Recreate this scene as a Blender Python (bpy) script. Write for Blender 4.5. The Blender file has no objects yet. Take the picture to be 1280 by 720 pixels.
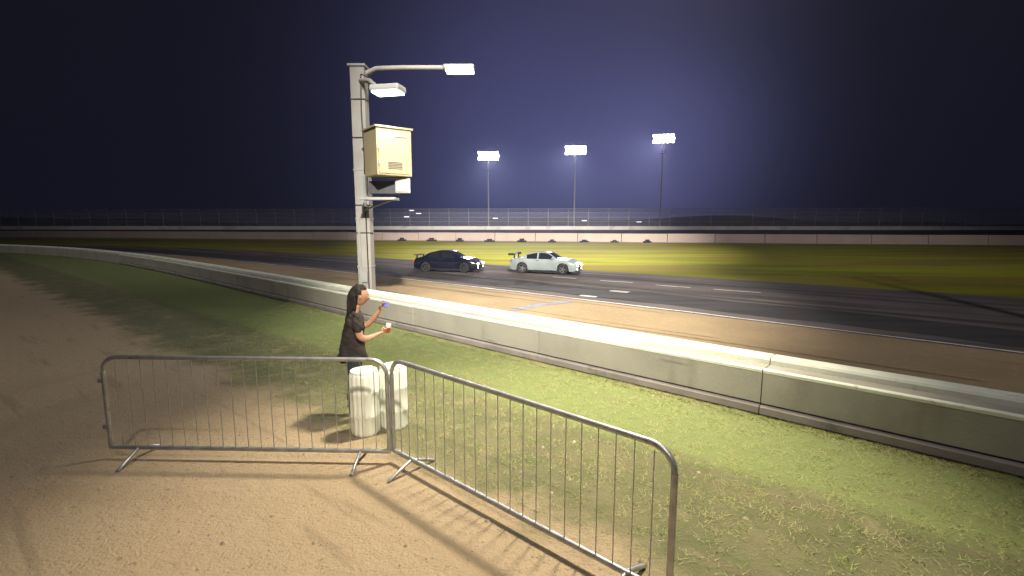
import bpy, bmesh, math, random
from mathutils import Vector, Matrix
random.seed(11)
R = math.radians
sc = bpy.context.scene
COL = sc.collection

# ------------------------------------------------------------------ materials
def mat(name, col, rough=.8, col2=None, scale=4, detail=6, bump=0, bscale=None, metal=0, emit=None, estr=0,
        stretch=None, rot=0, lo=.35, hi=.65, spec=.4, coat=0, alpha=None):
    m = bpy.data.materials.new(name); m.use_nodes = True
    nt = m.node_tree; N = nt.nodes; L = nt.links
    b = N['Principled BSDF']
    b.inputs['Base Color'].default_value = (*col, 1)
    b.inputs['Roughness'].default_value = rough
    b.inputs['Metallic'].default_value = metal
    b.inputs['Specular IOR Level'].default_value = spec
    b.inputs['Coat Weight'].default_value = coat
    tc = N.new('ShaderNodeTexCoord'); mp = N.new('ShaderNodeMapping')
    L.new(tc.outputs['Object'], mp.inputs['Vector'])
    if stretch: mp.inputs['Scale'].default_value = stretch
    mp.inputs['Rotation'].default_value = (0, 0, rot)
    c2 = col2 or tuple(c*.8 for c in col)
    nz = N.new('ShaderNodeTexNoise'); nz.inputs['Scale'].default_value = scale; nz.inputs['Detail'].default_value = detail
    L.new(mp.outputs[0], nz.inputs['Vector'])
    cr = N.new('ShaderNodeValToRGB'); cr.color_ramp.elements[0].position = lo; cr.color_ramp.elements[1].position = hi
    cr.color_ramp.elements[0].color = (*c2, 1); cr.color_ramp.elements[1].color = (*col, 1)
    L.new(nz.outputs['Fac'], cr.inputs['Fac']); L.new(cr.outputs[0], b.inputs['Base Color'])
    if bump:
        n2 = N.new('ShaderNodeTexNoise'); n2.inputs['Scale'].default_value = bscale or scale*6; n2.inputs['Detail'].default_value = 8
        L.new(mp.outputs[0], n2.inputs['Vector'])
        bp = N.new('ShaderNodeBump'); bp.inputs['Strength'].default_value = bump; bp.inputs['Distance'].default_value = .02
        L.new(n2.outputs['Fac'], bp.inputs['Height']); L.new(bp.outputs[0], b.inputs['Normal'])
    if emit:
        b.inputs['Emission Color'].default_value = (*emit, 1); b.inputs['Emission Strength'].default_value = estr
    m['cr'] = cr.name; m['mp'] = mp.name
    return m

def overlay(m, col, scale, lo, hi, stretch=None, rot=0, fac=1.0, detail=6, off=(0, 0, 0)):
    """second noise layer mixed over the base colour"""
    nt = m.node_tree; N = nt.nodes; L = nt.links; b = N['Principled BSDF']
    src = b.inputs['Base Color'].links[0].from_socket
    tc = N.new('ShaderNodeTexCoord'); r = N.new('ShaderNodeMapping'); mp = N.new('ShaderNodeMapping')
    r.inputs['Rotation'].default_value = (0, 0, rot)
    L.new(tc.outputs['Object'], r.inputs['Vector']); L.new(r.outputs[0], mp.inputs['Vector'])
    mp.inputs['Location'].default_value = off
    if stretch: mp.inputs['Scale'].default_value = stretch
    nz = N.new('ShaderNodeTexNoise'); nz.inputs['Scale'].default_value = scale; nz.inputs['Detail'].default_value = detail
    L.new(mp.outputs[0], nz.inputs['Vector'])
    mr = N.new('ShaderNodeMapRange'); mr.inputs['From Min'].default_value = lo; mr.inputs['From Max'].default_value = hi
    mr.inputs['To Max'].default_value = fac
    L.new(nz.outputs['Fac'], mr.inputs['Value'])
    mx = N.new('ShaderNodeMix'); mx.data_type = 'RGBA'
    L.new(mr.outputs[0], mx.inputs['Factor']); L.new(src, mx.inputs['A']); mx.inputs['B'].default_value = (*col, 1)
    L.new(mx.outputs['Result'], b.inputs['Base Color'])
    return m

TR = R(40)     # the track runs this far off the image plane
M = {}
M['ground'] = overlay(overlay(mat('dirt', (.42, .32, .21), .95, (.30, .23, .15), 1.3, bump=.6, bscale=30),
                (.20, .155, .10), 9, .56, .72, fac=.6), (.50, .42, .30), 22, .6, .7, fac=.6)
M['worn'] = overlay(overlay(mat('worn_grass', (.148, .150, .078), .95, (.195, .18, .10), 1.6, bump=.7, bscale=40, lo=.35, hi=.6),
                (.13, .15, .06), 6, .52, .68, fac=.7), (.36, .30, .18), 1.9, .60, .72, fac=.6)
M['strip'] = overlay(mat('turf_strip', (.19, .235, .09), .95, (.15, .185, .066), 2.2, bump=.6, bscale=60),
                (.30, .27, .14), 5, .55, .75, fac=.5)
overlay(M['worn'], (.10, .085, .06), 26, .68, .74, fac=.6)
def verge_mat():
    """bare dirt by the barrier thinning into worn grass, then short turf along the wall"""
    m = M['worn']; nt = m.node_tree; N = nt.nodes; L = nt.links; b = N['Principled BSDF']
    src = b.inputs['Base Color'].links[0].from_socket
    tc = N.new('ShaderNodeTexCoord'); sp = N.new('ShaderNodeSeparateXYZ'); L.new(tc.outputs['Object'], sp.inputs[0])
    t = N.new('ShaderNodeMath'); t.operation = 'MULTIPLY_ADD'; t.inputs[1].default_value = .79
    L.new(sp.outputs['X'], t.inputs[0]); L.new(sp.outputs['Y'], t.inputs[2])
    def noise(scale, amp):
        n = N.new('ShaderNodeTexNoise'); n.inputs['Scale'].default_value = scale; n.inputs['Detail'].default_value = 9; n.inputs['Roughness'].default_value = .65
        L.new(tc.outputs['Object'], n.inputs['Vector'])
        a = N.new('ShaderNodeMath'); a.operation = 'MULTIPLY_ADD'; a.inputs[1].default_value = amp; L.new(n.outputs['Fac'], a.inputs[0])
        return a
    cur = src
    dirt = noise(6, 1)
    dr = N.new('ShaderNodeValToRGB'); dr.color_ramp.elements[0].color = (.30, .225, .145, 1); dr.color_ramp.elements[1].color = (.42, .32, .21, 1)
    dr.color_ramp.elements[0].position = .35; dr.color_ramp.elements[1].position = .65; L.new(dirt.outputs[0], dr.inputs[0])
    def mixin(cur, a_col, b_src, t0, t1, amp, scale, a_first):
        n = noise(scale, amp); L.new(t.outputs[0], n.inputs[2])
        mr = N.new('ShaderNodeMapRange'); mr.inputs['From Min'].default_value = t0+amp/2; mr.inputs['From Max'].default_value = t1+amp/2
        mr.interpolation_type = 'SMOOTHSTEP'; L.new(n.outputs[0], mr.inputs['Value'])
        mx = N.new('ShaderNodeMix'); mx.data_type = 'RGBA'; L.new(mr.outputs[0], mx.inputs['Factor'])
        L.new(a_col, mx.inputs['A']); L.new(b_src, mx.inputs['B']); return mx.outputs['Result']
    g2 = noise(3, 1); gr = N.new('ShaderNodeValToRGB'); gr.color_ramp.elements[0].color = (.150, .180, .068, 1); gr.color_ramp.elements[1].color = (.205, .238, .095, 1)
    gr.color_ramp.elements[0].position = .35; gr.color_ramp.elements[1].position = .65; L.new(g2.outputs[0], gr.inputs[0])
    c1 = mixin(None, dr.outputs[0], cur, 3.35, 4.5, 2.8, 1.1, True)
    c2 = mixin(None, c1, gr.outputs[0], 6.0, 6.5, .9, 1.6, True)
    L.new(c2, b.inputs['Base Color'])
    overlay(m, (.17, .125, .08), 14, .64, .72, fac=.55); overlay(m, (.47, .39, .28), 38, .66, .72, fac=.6)
    overlay(m, (.20, .15, .10), 1.3, .60, .68, stretch=(.35, 3.5, 1), rot=R(38), fac=.4)
    for bp in [q for q in N if q.type == 'BUMP']:
        n3 = N.new('ShaderNodeTexNoise'); n3.inputs['Scale'].default_value = 5.5; n3.inputs['Detail'].default_value = 10; n3.inputs['Roughness'].default_value = .7
        L.new(tc.outputs['Object'], n3.inputs['Vector'])
        b3 = N.new('ShaderNodeBump'); b3.inputs['Strength'].default_value = .8; b3.inputs['Distance'].default_value = .07
        L.new(n3.outputs['Fac'], b3.inputs['Height']); L.new(bp.outputs[0], b3.inputs['Normal']); L.new(b3.outputs[0], b.inputs['Normal'])
    return m
M['verge'] = verge_mat()
M['apron'] = overlay(overlay(mat('apron_concrete', (.34, .25, .14), .9, (.29, .21, .12), .6, bump=.2),
                (.16, .12, .085), 1.0, .60, .70, stretch=(.12, 3.2, 1), rot=TR, fac=.75), (.45, .38, .27), 7, .55, .75, fac=.4)
M['track'] = overlay(overlay(mat('asphalt', (.165, .136, .128), .95, (.125, .105, .10), .5, bump=.25, bscale=50, spec=.3),
                (.045, .041, .041), .8, .50, .62, stretch=(.05, 1.3, 1), rot=R(37), fac=.8), (.19, .165, .155), 30, .62, .74, fac=.5)
M['rubber'] = mat('tyre_rubber_on_asphalt', (.075, .068, .066), .85, (.05, .047, .046), 1.0, stretch=(.3, 2, 1), rot=TR, spec=.2, bump=.15)
M['infield'] = overlay(overlay(mat('infield_grass', (.27, .27, .018), .95, (.22, .175, .03), .22, stretch=(.25, 1.2, 1), rot=R(14), bump=.8, bscale=20, lo=.4, hi=.56),
                (.14, .17, .02), .5, .54, .66, stretch=(.12, 1, 1), rot=R(14), fac=.8), (.29, .20, .055), .35, .56, .68, stretch=(.2, 1, 1), rot=R(14), fac=.6)
M['pad'] = mat('far_concrete', (.46, .37, .29), .9, (.42, .34, .27), .3, stretch=(.2, 2, 1))
M['paintline'] = overlay(mat('line_paint', (.72, .68, .62), .7, (.55, .50, .45), 3, lo=.35, hi=.5), (.3, .25, .2), 14, .58, .64, fac=.7)
M['bluepaint'] = overlay(mat('blue_paint', (.24, .25, .32), .8, (.20, .20, .26), 3), (.34, .29, .22), 5, .55, .65, fac=.8)
M['conc'] = overlay(overlay(mat('wall_concrete', (.41, .385, .33), .9, (.34, .32, .275), 1.2, bump=.25, bscale=25),
                (.22, .20, .16), 2.2, .58, .78, stretch=(1, 1, .25), fac=.6), (.46, .42, .34), 18, .6, .75, fac=.4)
overlay(M['conc'], (.10, .09, .08), 1.6, .66, .74, stretch=(.5, .5, 6), fac=.4)
M['concbase'] = overlay(mat('wall_foot', (.33, .29, .27), .9, (.25, .22, .21), 2, bump=.3), (.12, .11, .10), 3, .58, .7, fac=.6)
M['whitepaint'] = overlay(mat('white_wall_paint', (.78, .80, .68), .7, (.66, .68, .57), 2.5, bump=.1), (.42, .40, .33), 8, .62, .72, fac=.6)
M['pink'] = overlay(mat('far_wall_concrete', (.50, .40, .33), .9, (.45, .36, .30), .4), (.36, .29, .25), .6, .6, .75, stretch=(1, 1, .3), fac=.5)
M['dark'] = mat('shade_dark_wall', (.06, .055, .06), .9, (.04, .037, .042), .5)
M['bandwhite'] = overlay(mat('band_paint', (.70, .66, .62), .8, (.60, .56, .53), .3), (.4, .38, .36), .5, .56, .66, fac=.6)
M['galv'] = overlay(mat('galvanised_steel', (.50, .50, .50), .42, (.36, .36, .37), 9, metal=.75, bump=.05), (.20, .17, .14), 16, .62, .72, fac=.6)
M['polepaint'] = overlay(mat('pole_paint', (.34, .315, .285), .7, (.27, .255, .235), 1.5, bump=.1), (.14, .12, .10), 3, .58, .72, stretch=(1, 1, .2), fac=.5)
M['cabinet'] = overlay(mat('cream_cabinet', (.37, .31, .185), .6, (.32, .27, .155), 1.2, bump=.05), (.45, .36, .2), 4, .62, .75, stretch=(1, 1, .2), fac=.4)
M['lightgrey'] = mat('light_grey_metal', (.33, .33, .31), .55, (.27, .27, .255), 2)
M['darkgrey'] = mat('dark_grey_metal', (.06, .06, .065), .5)
M['lamp'] = mat('lamp_lens', (.9, .9, .9), .5, emit=(1, .97, .88), estr=14)
M['lampcool'] = mat('cool_lamp_lens', (.9, .9, .9), .5, emit=(.86, 1, .93), estr=8)
M['flood'] = mat('floodlight_lens', (.9, .9, .9), .5, emit=(1, .97, .98), estr=30)
M['far'] = mat('distant_lamp_lens', (.9, .9, .9), .5, emit=(1, .95, 1), estr=2.2)
M['drum'] = overlay(mat('white_plastic', (.80, .81, .70), .45, (.76, .77, .66), 2.5, bump=.04), (.50, .46, .36), 13, .64, .76, fac=.3)
M['tyre'] = mat('tyre_rubber', (.022, .022, .022), .75, (.03, .028, .026), 8)
M['rim'] = mat('alloy_rim', (.45, .46, .48), .3, metal=.8)
M['rimdark'] = mat('dark_rim', (.10, .10, .11), .35, metal=.7)
M['black'] = mat('black_car_paint', (.006, .007, .014), .18, (.008, .009, .018), 3, coat=1, spec=.6)
M['white'] = mat('white_car_paint', (.25, .28, .275), .35, (.21, .24, .235), 2, coat=.8)
M['glass'] = mat('tinted_glass', (.015, .016, .02), .06, spec=.8)
M['trim'] = mat('black_trim', (.02, .02, .02), .5)
M['head'] = mat('headlight_glow', (.9, .9, .9), .3, emit=(.95, .97, 1), estr=25)
M['fog'] = mat('fog_lamp_glow', (.9, .85, .6), .3, emit=(1, .92, .65), estr=8)
M['tail'] = mat('red_lens', (.4, .01, .01), .2, emit=(1, .05, .02), estr=.5)
M['skin'] = mat('skin', (.50, .27, .18), .5, (.44, .22, .15), 14)
M['hair'] = mat('dark_hair', (.028, .018, .013), .6, (.012, .008, .006), 60, bump=.8, bscale=120)
M['shirt'] = mat('black_cloth', (.040, .028, .025), .9, (.018, .015, .015), 12, bump=.6, bscale=18)
M['trouser'] = mat('dark_denim', (.035, .04, .055), .9, (.025, .03, .04), 12, bump=.3)
M['shoe'] = mat('dark_shoe', (.05, .05, .055), .7)
M['phone'] = mat('lilac_phone_case', (.30, .30, .60), .35)
M['screen'] = mat('lit_phone_screen', (.1, .1, .2), .2, emit=(.45, .45, .9), estr=.5)
M['canred'] = mat('red_can_paint', (.50, .05, .03), .35, metal=.2)
M['canwhite'] = mat('white_can_paint', (.75, .70, .66), .35)
M['eye'] = mat('eye', (.7, .7, .7), .2)
M['pebble'] = mat('pebble', (.45, .38, .28), .9, (.25, .2, .15), 9)
M['blade'] = mat('grass_blade', (.33, .37, .13), .8, (.42, .39, .20), 3)

for _k in ('ground', 'verge', 'apron', 'track', 'rubber', 'infield', 'pad', 'blade', 'bluepaint', 'paintline'):
    M[_k].node_tree.nodes['Principled BSDF'].inputs['Specular IOR Level'].default_value = .08
# chain link: procedural wire pattern with real holes
def chain(name, col, cov):
    m = bpy.data.materials.new(name); m.use_nodes = True
    nt = m.node_tree; N = nt.nodes; L = nt.links; b = N['Principled BSDF']
    b.inputs['Base Color'].default_value = (*col, 1); b.inputs['Roughness'].default_value = .5
    tc = N.new('ShaderNodeTexCoord')
    outs = []
    for s in (1, -1):
        mp = N.new('ShaderNodeMapping'); mp.inputs['Rotation'].default_value = (0, R(45)*s, 0)
        L.new(tc.outputs['Object'], mp.inputs['Vector'])
        sp = N.new('ShaderNodeSeparateXYZ'); L.new(mp.outputs[0], sp.inputs[0])
        mu = N.new('ShaderNodeMath'); mu.operation = 'MULTIPLY'; mu.inputs[1].default_value = 1/.10; L.new(sp.outputs['X'], mu.inputs[0])
        fr = N.new('ShaderNodeMath'); fr.operation = 'FRACT'; L.new(mu.outputs[0], fr.inputs[0])
        lt = N.new('ShaderNodeMath'); lt.operation = 'LESS_THAN'; lt.inputs[1].default_value = cov; L.new(fr.outputs[0], lt.inputs[0])
        outs.append(lt)
    mx = N.new('ShaderNodeMath'); mx.operation = 'MAXIMUM'; L.new(outs[0].outputs[0], mx.inputs[0]); L.new(outs[1].outputs[0], mx.inputs[1])
    L.new(mx.outputs[0], b.inputs['Alpha'])
    return m
M['chain'] = chain('chain_link_wire', (.30, .29, .30), .13)

# ------------------------------------------------------------------ builders
class MB:
    def __init__(s): s.v = []; s.f = []; s.sm = []
    def add(s, vs, fs, smooth=False):
        o = len(s.v); s.v += [tuple(p) for p in vs]
        for f in fs: s.f.append([i+o for i in f]); s.sm.append(smooth)
        return s
    def box(s, c, d, rz=0, rx=0, ry=0):
        m = Matrix.Translation(c) @ Matrix.Rotation(rz, 4, 'Z') @ Matrix.Rotation(ry, 4, 'Y') @ Matrix.Rotation(rx, 4, 'X')
        vs = [m @ Vector((x*d[0]/2, y*d[1]/2, z*d[2]/2)) for x in (-1, 1) for y in (-1, 1) for z in (-1, 1)]
        return s.add(vs, [(0, 1, 3, 2), (4, 6, 7, 5), (0, 4, 5, 1), (2, 3, 7, 6), (0, 2, 6, 4), (1, 5, 7, 3)])
    def tube(s, pts, r, n=10, cap=True):
        pts = [Vector(p) for p in pts]; rs = r if isinstance(r, (list, tuple)) else [r]*len(pts)
        rings = []; up = Vector((0, 0, 1))
        for i, p in enumerate(pts):
            t = (pts[min(i+1, len(pts)-1)]-pts[max(i-1, 0)]).normalized()
            a = t.cross(up)
            if a.length < .1: a = t.cross(Vector((0, 1, 0)))
            a.normalize(); b = a.cross(t).normalized()
            rings.append([p+a*math.cos(k*2*math.pi/n)*rs[i]+b*math.sin(k*2*math.pi/n)*rs[i] for k in range(n)])
        vs = [q for g in rings for q in g]; fs = []
        for i in range(len(pts)-1):
            for k in range(n): fs.append((i*n+k, i*n+(k+1) % n, (i+1)*n+(k+1) % n, (i+1)*n+k))
        if cap: fs += [tuple(range(n)), tuple(reversed(range((len(pts)-1)*n, len(pts)*n)))]
        return s.add(vs, fs, True)
    def lathe(s, prof, c=(0, 0, 0), n=28, flute=0, nf=12, axis='Z'):
        vs = []; fs = []
        for r, z in prof:
            for k in range(n):
                a = k*2*math.pi/n; q = r*(1+flute*math.cos(nf*a)) if r > .02 else r
                p = (q*math.cos(a), q*math.sin(a), z) if axis == 'Z' else (q*math.cos(a), z, q*math.sin(a))
                vs.append(Vector(p)+Vector(c))
        for i in range(len(prof)-1):
            for k in range(n): fs.append((i*n+k, i*n+(k+1) % n, (i+1)*n+(k+1) % n, (i+1)*n+k))
        return s.add(vs, fs, True)
    def build(s, name, m, parent=None, bevel=0, auto=True):
        me = bpy.data.meshes.new(name); me.from_pydata(s.v, [], s.f); me.update()
        bm = bmesh.new(); bm.from_mesh(me); bmesh.ops.remove_doubles(bm, verts=bm.verts, dist=1e-5)
        if bevel:
            bmesh.ops.recalc_face_normals(bm, faces=bm.faces)
            es = [e for e in bm.edges if len(e.link_faces) == 2 and e.calc_face_angle() > .6]
            bmesh.ops.bevel(bm, geom=es, offset=bevel, segments=2, affect='EDGES', profile=.6)
        bmesh.ops.recalc_face_normals(bm, faces=bm.faces)
        bm.to_mesh(me); bm.free()
        me.materials.append(m)
        if s.sm and s.sm[0] and not bevel:
            for p in me.polygons: p.use_smooth = True
            try: me.set_sharp_from_angle(angle=R(45))
            except Exception: pass
        o = bpy.data.objects.new(name, me); COL.objects.link(o)
        if parent: o.parent = parent
        return o

def tag(o, label=None, cat=None, group=None, kind=None):
    for k, v in (('label', label), ('category', cat), ('group', group), ('kind', kind)):
        if v: o[k] = v
    return o
def empty(name, loc=(0, 0, 0), rz=0):
    o = bpy.data.objects.new(name, None); o.location = loc; o.rotation_euler = (0, 0, rz); o.empty_display_size = .2
    COL.objects.link(o); return o
def copy_tree(o, parent=None):
    c = o.copy(); COL.objects.link(c); c.parent = parent
    for ch in [x for x in list(sc.objects) if x.parent == o]: copy_tree(ch, c)
    return c

# ------------------------------------------------------------------ plan of the place
def bend(base_y, slope, curve=0.0, end=.30, x0=-10., x1=-60.):
    """y along x; slope right of x0, relaxing to `end` by x1 so the track bends away on the left"""
    def f(x):
        if x >= x0: return base_y - slope*x - curve*x*x
        y = base_y - slope*x0 - curve*x0*x0
        s0 = slope + 2*curve*x0
        n = 24; dx = (x-x0)/n
        for i in range(n):
            xx = x0+dx*(i+.5); t = min(1, (xx-x0)/(x1-x0)); t = t*t*(3-2*t)
            y += -(s0*(1-t)+end*t)*dx
        return y
    return f
Ywall = bend(8.74, .882, end=.28)
Ywallb = bend(8.92, .882, end=.28)
Yline = bend(17.27, .84, .003, end=.28)
Yfar = bend(28.24, .702, .0018, end=.30)
Ystrip = bend(6.25, .80, end=.28)
Yworn = bend(4.45, .76, end=.28)
def Yinf(x): return 66.17-.235*x
def Ypadn(x): return 61.5-.2*x

def sheet(name, fa, fb, z, m, x0, x1, step=1.0, sub=1, wob=0, kind='structure'):
    b = MB(); n = int((x1-x0)/step)
    vs = []
    for i in range(n+1):
        x = x0+(x1-x0)*i/n; ya, yb = fa(x), fb(x)
        if wob: ya += wob*(math.sin(x*1.7)+.6*math.sin(x*4.1+1)+.4*math.sin(x*9.3)); yb += wob*(math.sin(x*1.3+2)+.5*math.sin(x*5.2))
        for k in range(sub+1): vs.append((x, ya+(yb-ya)*k/sub, z))
    fs = [(i*(sub+1)+k, (i+1)*(sub+1)+k, (i+1)*(sub+1)+k+1, i*(sub+1)+k+1) for i in range(n) for k in range(sub)]
    b.add(vs, fs)
    o = b.build(name, m); return tag(o, kind=kind)

g = MB(); g.add([(-900, -300, 0), (900, -300, 0), (900, 1500, 0), (-900, 1500, 0)], [(0, 1, 2, 3)])
tag(g.build('ground', M['ground']), kind='structure')
sheet('grass_verge', lambda x: -8, Ywall, .004, M['verge'], -90, 19, .5)
sheet('pit_apron', lambda x: Ywallb(x)+.2, Yline, .004, M['apron'], -120, 34)
sheet('race_track', Yline, Yfar, .008, M['track'], -120, 45)
sheet('infield', Yfar, Yinf, .004, M['infield'], -110, 45, .25, wob=.10)
sheet('far_apron', lambda x: Ypadn(x)+1.5+3.3, lambda x: Yinf(x)+25, .012, M['pad'], -110, 110)
# the infield goes on to the right of where the track leaves the view
sheet('side_infield', lambda x: 28.24-.702*45-3.6-.9*(x-45), Yinf, .004, M['infield'], 45, 110, .5)
# rubber laid down on the near lane of the track
sheet('rubbered_lane', lambda x: Yline(x)+1.1, lambda x: Yline(x)+4.0, .012, M['rubber'], -100, 40, .5, wob=.12)
# painted lines
def strip(name, f, w, z, m, x0, x1, step=.5, wob=.02):
    return sheet(name, lambda x: f(x)-w/2, lambda x: f(x)+w/2, z, m, x0, x1, step, wob=wob)
strip('edge_line', lambda x: Yline(x)+.15, .13, .016, M['paintline'], -110, 34)
def patch(name, pts, z, m):
    b = MB(); b.add([(x, y, z) for x, y in pts], [tuple(range(len(pts)))])
    return tag(b.build(name, m), kind='structure')
def dash(a, b2, w, name='lane_marking'):
    a = Vector(a); b2 = Vector(b2); d = (b2-a).normalized(); n = Vector((-d.y, d.x))*w/2
    return patch(name, [tuple(a-n), tuple(b2-n), tuple(b2+n), tuple(a+n)], .016, M['paintline'])
dash((3.83, 20.75), (5.08, 20.0), .12); dash((5.78, 19.2), (6.9, 18.4), .12); dash((1.9, 22.2), (2.9, 21.5), .10)
dash((2.35, 16.35), (2.85, 16.0), .22); dash((3.65, 17.55), (4.2, 17.1), .34)
dash((7.6, 17.9), (8.9, 17.0), .12); dash((-9.6, 29.9), (-8.4, 29.2), .10)
patch('blue_line', [(-.12, 13.55), (.18, 13.45), (1.0, 14.35), (1.95, 14.9), (1.85, 15.25), (.75, 14.65)], .010, M['bluepaint'])

# skid marks laid across the lanes
M['skid'] = overlay(mat('skid_rubber', (.06, .05, .045), .9, (.10, .085, .075), 2.5, spec=.08), (.16, .13, .11), 9, .5, .62, fac=.8)
def skid(off, x0, x1, w, amp=.4, ph=0, wl=7., fn=None, z=.020):
    f = fn or Yline
    return sheet('skid_mark', lambda x: f(x)+off+amp*math.sin((x-x0)/wl+ph)-w/2, lambda x: f(x)+off+amp*math.sin((x-x0)/wl+ph)+w/2*math.sin(math.pi*max(.02, min(.98, (x-x0)/(x1-x0))))**.5, z, M['skid'], x0, x1, .25, wob=.008)
rs_ = random.Random(21)
for k in range(16):
    x0 = rs_.uniform(-14, 3); skid(rs_.uniform(1.0, 6.5), x0, x0+rs_.uniform(3, 11), rs_.uniform(.07, .14), rs_.uniform(.2, 1.0), rs_.uniform(0, 6), rs_.uniform(4, 9), z=.020+.002*k)
M['faint'] = overlay(mat('faint_skid', (.20, .15, .095), .9, (.27, .205, .125), 2.5, spec=.08), (.32, .24, .14), 9, .48, .6, fac=.9)
for k in range(11):
    x0 = rs_.uniform(-9, 3); o_ = skid(rs_.uniform(-5.5, -.5), x0, x0+rs_.uniform(3, 9), rs_.uniform(.05, .10), rs_.uniform(.1, .5), rs_.uniform(0, 6), rs_.uniform(4, 9), z=.010+.002*k)
    o_.data.materials[0] = M['faint']

# ------------------------------------------------------------------ pit wall (continuous cast wall, stepped cap)
def wall_section(m_, f, x0, x1, prof, step, name, parent):
    """extrude closed profile [(offset along plan normal, z)] along y=f(x)"""
    b = MB(); n = max(1, int((x1-x0)/step)); k = len(prof); vs = []
    for i in range(n+1):
        x = x0+(x1-x0)*i/n; y = f(x); s = (f(x+.05)-f(x-.05))/.1
        nx, ny = -s/math.hypot(s, 1), 1/math.hypot(s, 1)
        for o_, z in prof: vs.append((x+nx*o_, y+ny*o_, z))
    fs = [(i*k+j, i*k+(j+1) % k, (i+1)*k+(j+1) % k, (i+1)*k+j) for i in range(n) for j in range(k)]
    fs += [tuple(range(k)), tuple(reversed(range(n*k, n*k+k)))]
    b.add(vs, fs)
    return b.build(name, m_, parent)
rjw = random.Random(3)
pw = tag(empty('pit_wall', (0, 8.9, 0)), 'long low concrete wall with white painted top running along the track', 'wall')
def rel(o):  # keep geometry in world coordinates under an empty
    o.matrix_parent_inverse = Matrix.Translation(Vector(o.parent.location)).inverted(); return o
rel(wall_section(M['darkgrey'], Ywall, -95, 14, [(.02, 0), (.02, .20), (.33, .20), (.33, 0)], .5, 'shade_footing', pw))  # dark core colours in the shadow gap at the base and the crack above
rel(wall_section(M['whitepaint'], Ywall, -95, -24, [(.342, .0), (.342, .66), (.36, .69), (.60, .69), (.62, .66), (.62, .0)], .5, 'white_cap', pw))
rel(wall_section(M['conc'], Ywall, -95, -24, [(0, .03), (0, .585), (.018, .60), (.34, .60), (.34, .03)], .5, 'wall_face', pw))
xa = -24.0
while xa < 14:
    xb = xa+2.72
    jz = rjw.uniform(-.003, .003); jo = rjw.uniform(-.004, .004)
    for nm, mt, pr in (('wall_foot', 'concbase', [(-.055, .045), (-.055, .13), (-.03, .148), (.3, .148), (.3, .045)]),
                   ('wall_face', 'conc', [(0, .172), (0, .585), (.018, .60), (.34, .60), (.34, .172)]),
                   ('white_edge', 'whitepaint', [(-.006, .572), (-.006, .606), (.006, .618), (.055, .618), (.055, .604), (.003, .604), (.003, .572)]),
                   ('white_cap', 'whitepaint', [(.342, .0), (.342, .66), (.36, .69), (.60, .69), (.62, .66), (.62, .0)])):
        rel(wall_section(M[mt], Ywall, xa, xb-.011, [(a+jo, z+(jz if z > .1 else 0)) for a, z in pr], .5, nm, pw))
    xa = xb

# far pink wall in cast blocks, each its own part
fw = tag(empty('infield_wall', (0, 71, 0)), 'pale pinkish concrete wall across the far side of the grass', 'wall')
x = -108.0; i = 0
while x < 96:
    w = 5.94; y = Yinf(x+3)+4.0
    b = MB(); h = 1.16+random.uniform(-.02, .02)
    b.box((x+w/2, y, h/2), (w, .38, h), rz=math.atan(-.235))
    b.box((x+w/2, y, .14), (w, .62, .28), rz=math.atan(-.235))
    rel(b.build('wall_block', M['pink'], fw, bevel=.02)); x += 6.0*math.cos(math.atan(.235))+.02

# tyre bundles at its foot
def tyre_bundle():
    r = empty('tyre_bundle')
    for k, (ox, oz) in enumerate(((-.42, 0), (.22, 0), (-.10, .20), (.0, .0))[:3]):
        b = MB(); pf = []
        for a in range(13):
            t = a*2*math.pi/12; pf.append((.24+.085*math.cos(t), .10+.095*math.sin(t)+oz))
        b.lathe(pf, (ox, 0, 0), 18); b.build('tyre', M['tyre'], r)
    return r
tb = tyre_bundle()
txs = [-2.45-1.5*0, 0]
pxs = [498, 538, 575, 613, 653, 690, 731, 768, 806]
spots = [(-17.0+4.62*k+random.uniform(-.3, .3)) for k in range(9)]
word = ['first', 'second', 'third', 'fourth', 'fifth', 'sixth', 'seventh', 'eighth', 'ninth']
for k, xx in enumerate([-15.9, -11.4, -7.3, -3.0, 1.45, 5.5, 9.9, 13.8, 17.9]):
    o = tb if k == 0 else copy_tree(tb)
    o.location = (xx, Yinf(xx)+(.2 if k < 6 else 1.5), .016); o.rotation_euler.z = random.uniform(-.5, .5); o.scale = (random.uniform(.85, 1.2), 1.1, random.uniform(.8, 1.25))
    tag(o, f'dark pile of old tyres at the foot of the far wall, {word[k]} from the left', 'tyres', 'tyre piles along the far wall')

# outer wall with white band and catch fence
def Yout(x): return 90-.05*x
ow = tag(empty('outer_wall', (0, 90, 0)), 'outer wall, its base coloured dark as shade, with a white painted band along its top', 'wall')
rel(wall_section(M['dark'], Yout, -110, 110, [(0, 0), (0, 1.38), (.5, 1.38), (.5, 0)], 6, 'wall_base', ow))  # shade below the white band is put into this dark base colour
rel(wall_section(M['bandwhite'], Yout, -110, 110, [(-.04, 1.383), (-.04, 2.05), (.5, 2.05), (.5, 1.383)], 6, 'white_band', ow))
cf = tag(empty('catch_fence', (0, 90.3, 2.05)), 'tall grey chain link catch fence on top of the outer wall', 'fence')
xx = -108.0; k = 0
b = MB()
while xx < 108:
    y = Yout(xx)+.25
    pb = MB(); pb.tube([(xx, y, 2.05), (xx, y, 4.5), (xx, y-.15, 4.95), (xx, y-.6, 5.3)], .055, 6)
    rel(pb.build('post', M['polepaint'], cf)); xx += 3.7
mb = MB()
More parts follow.
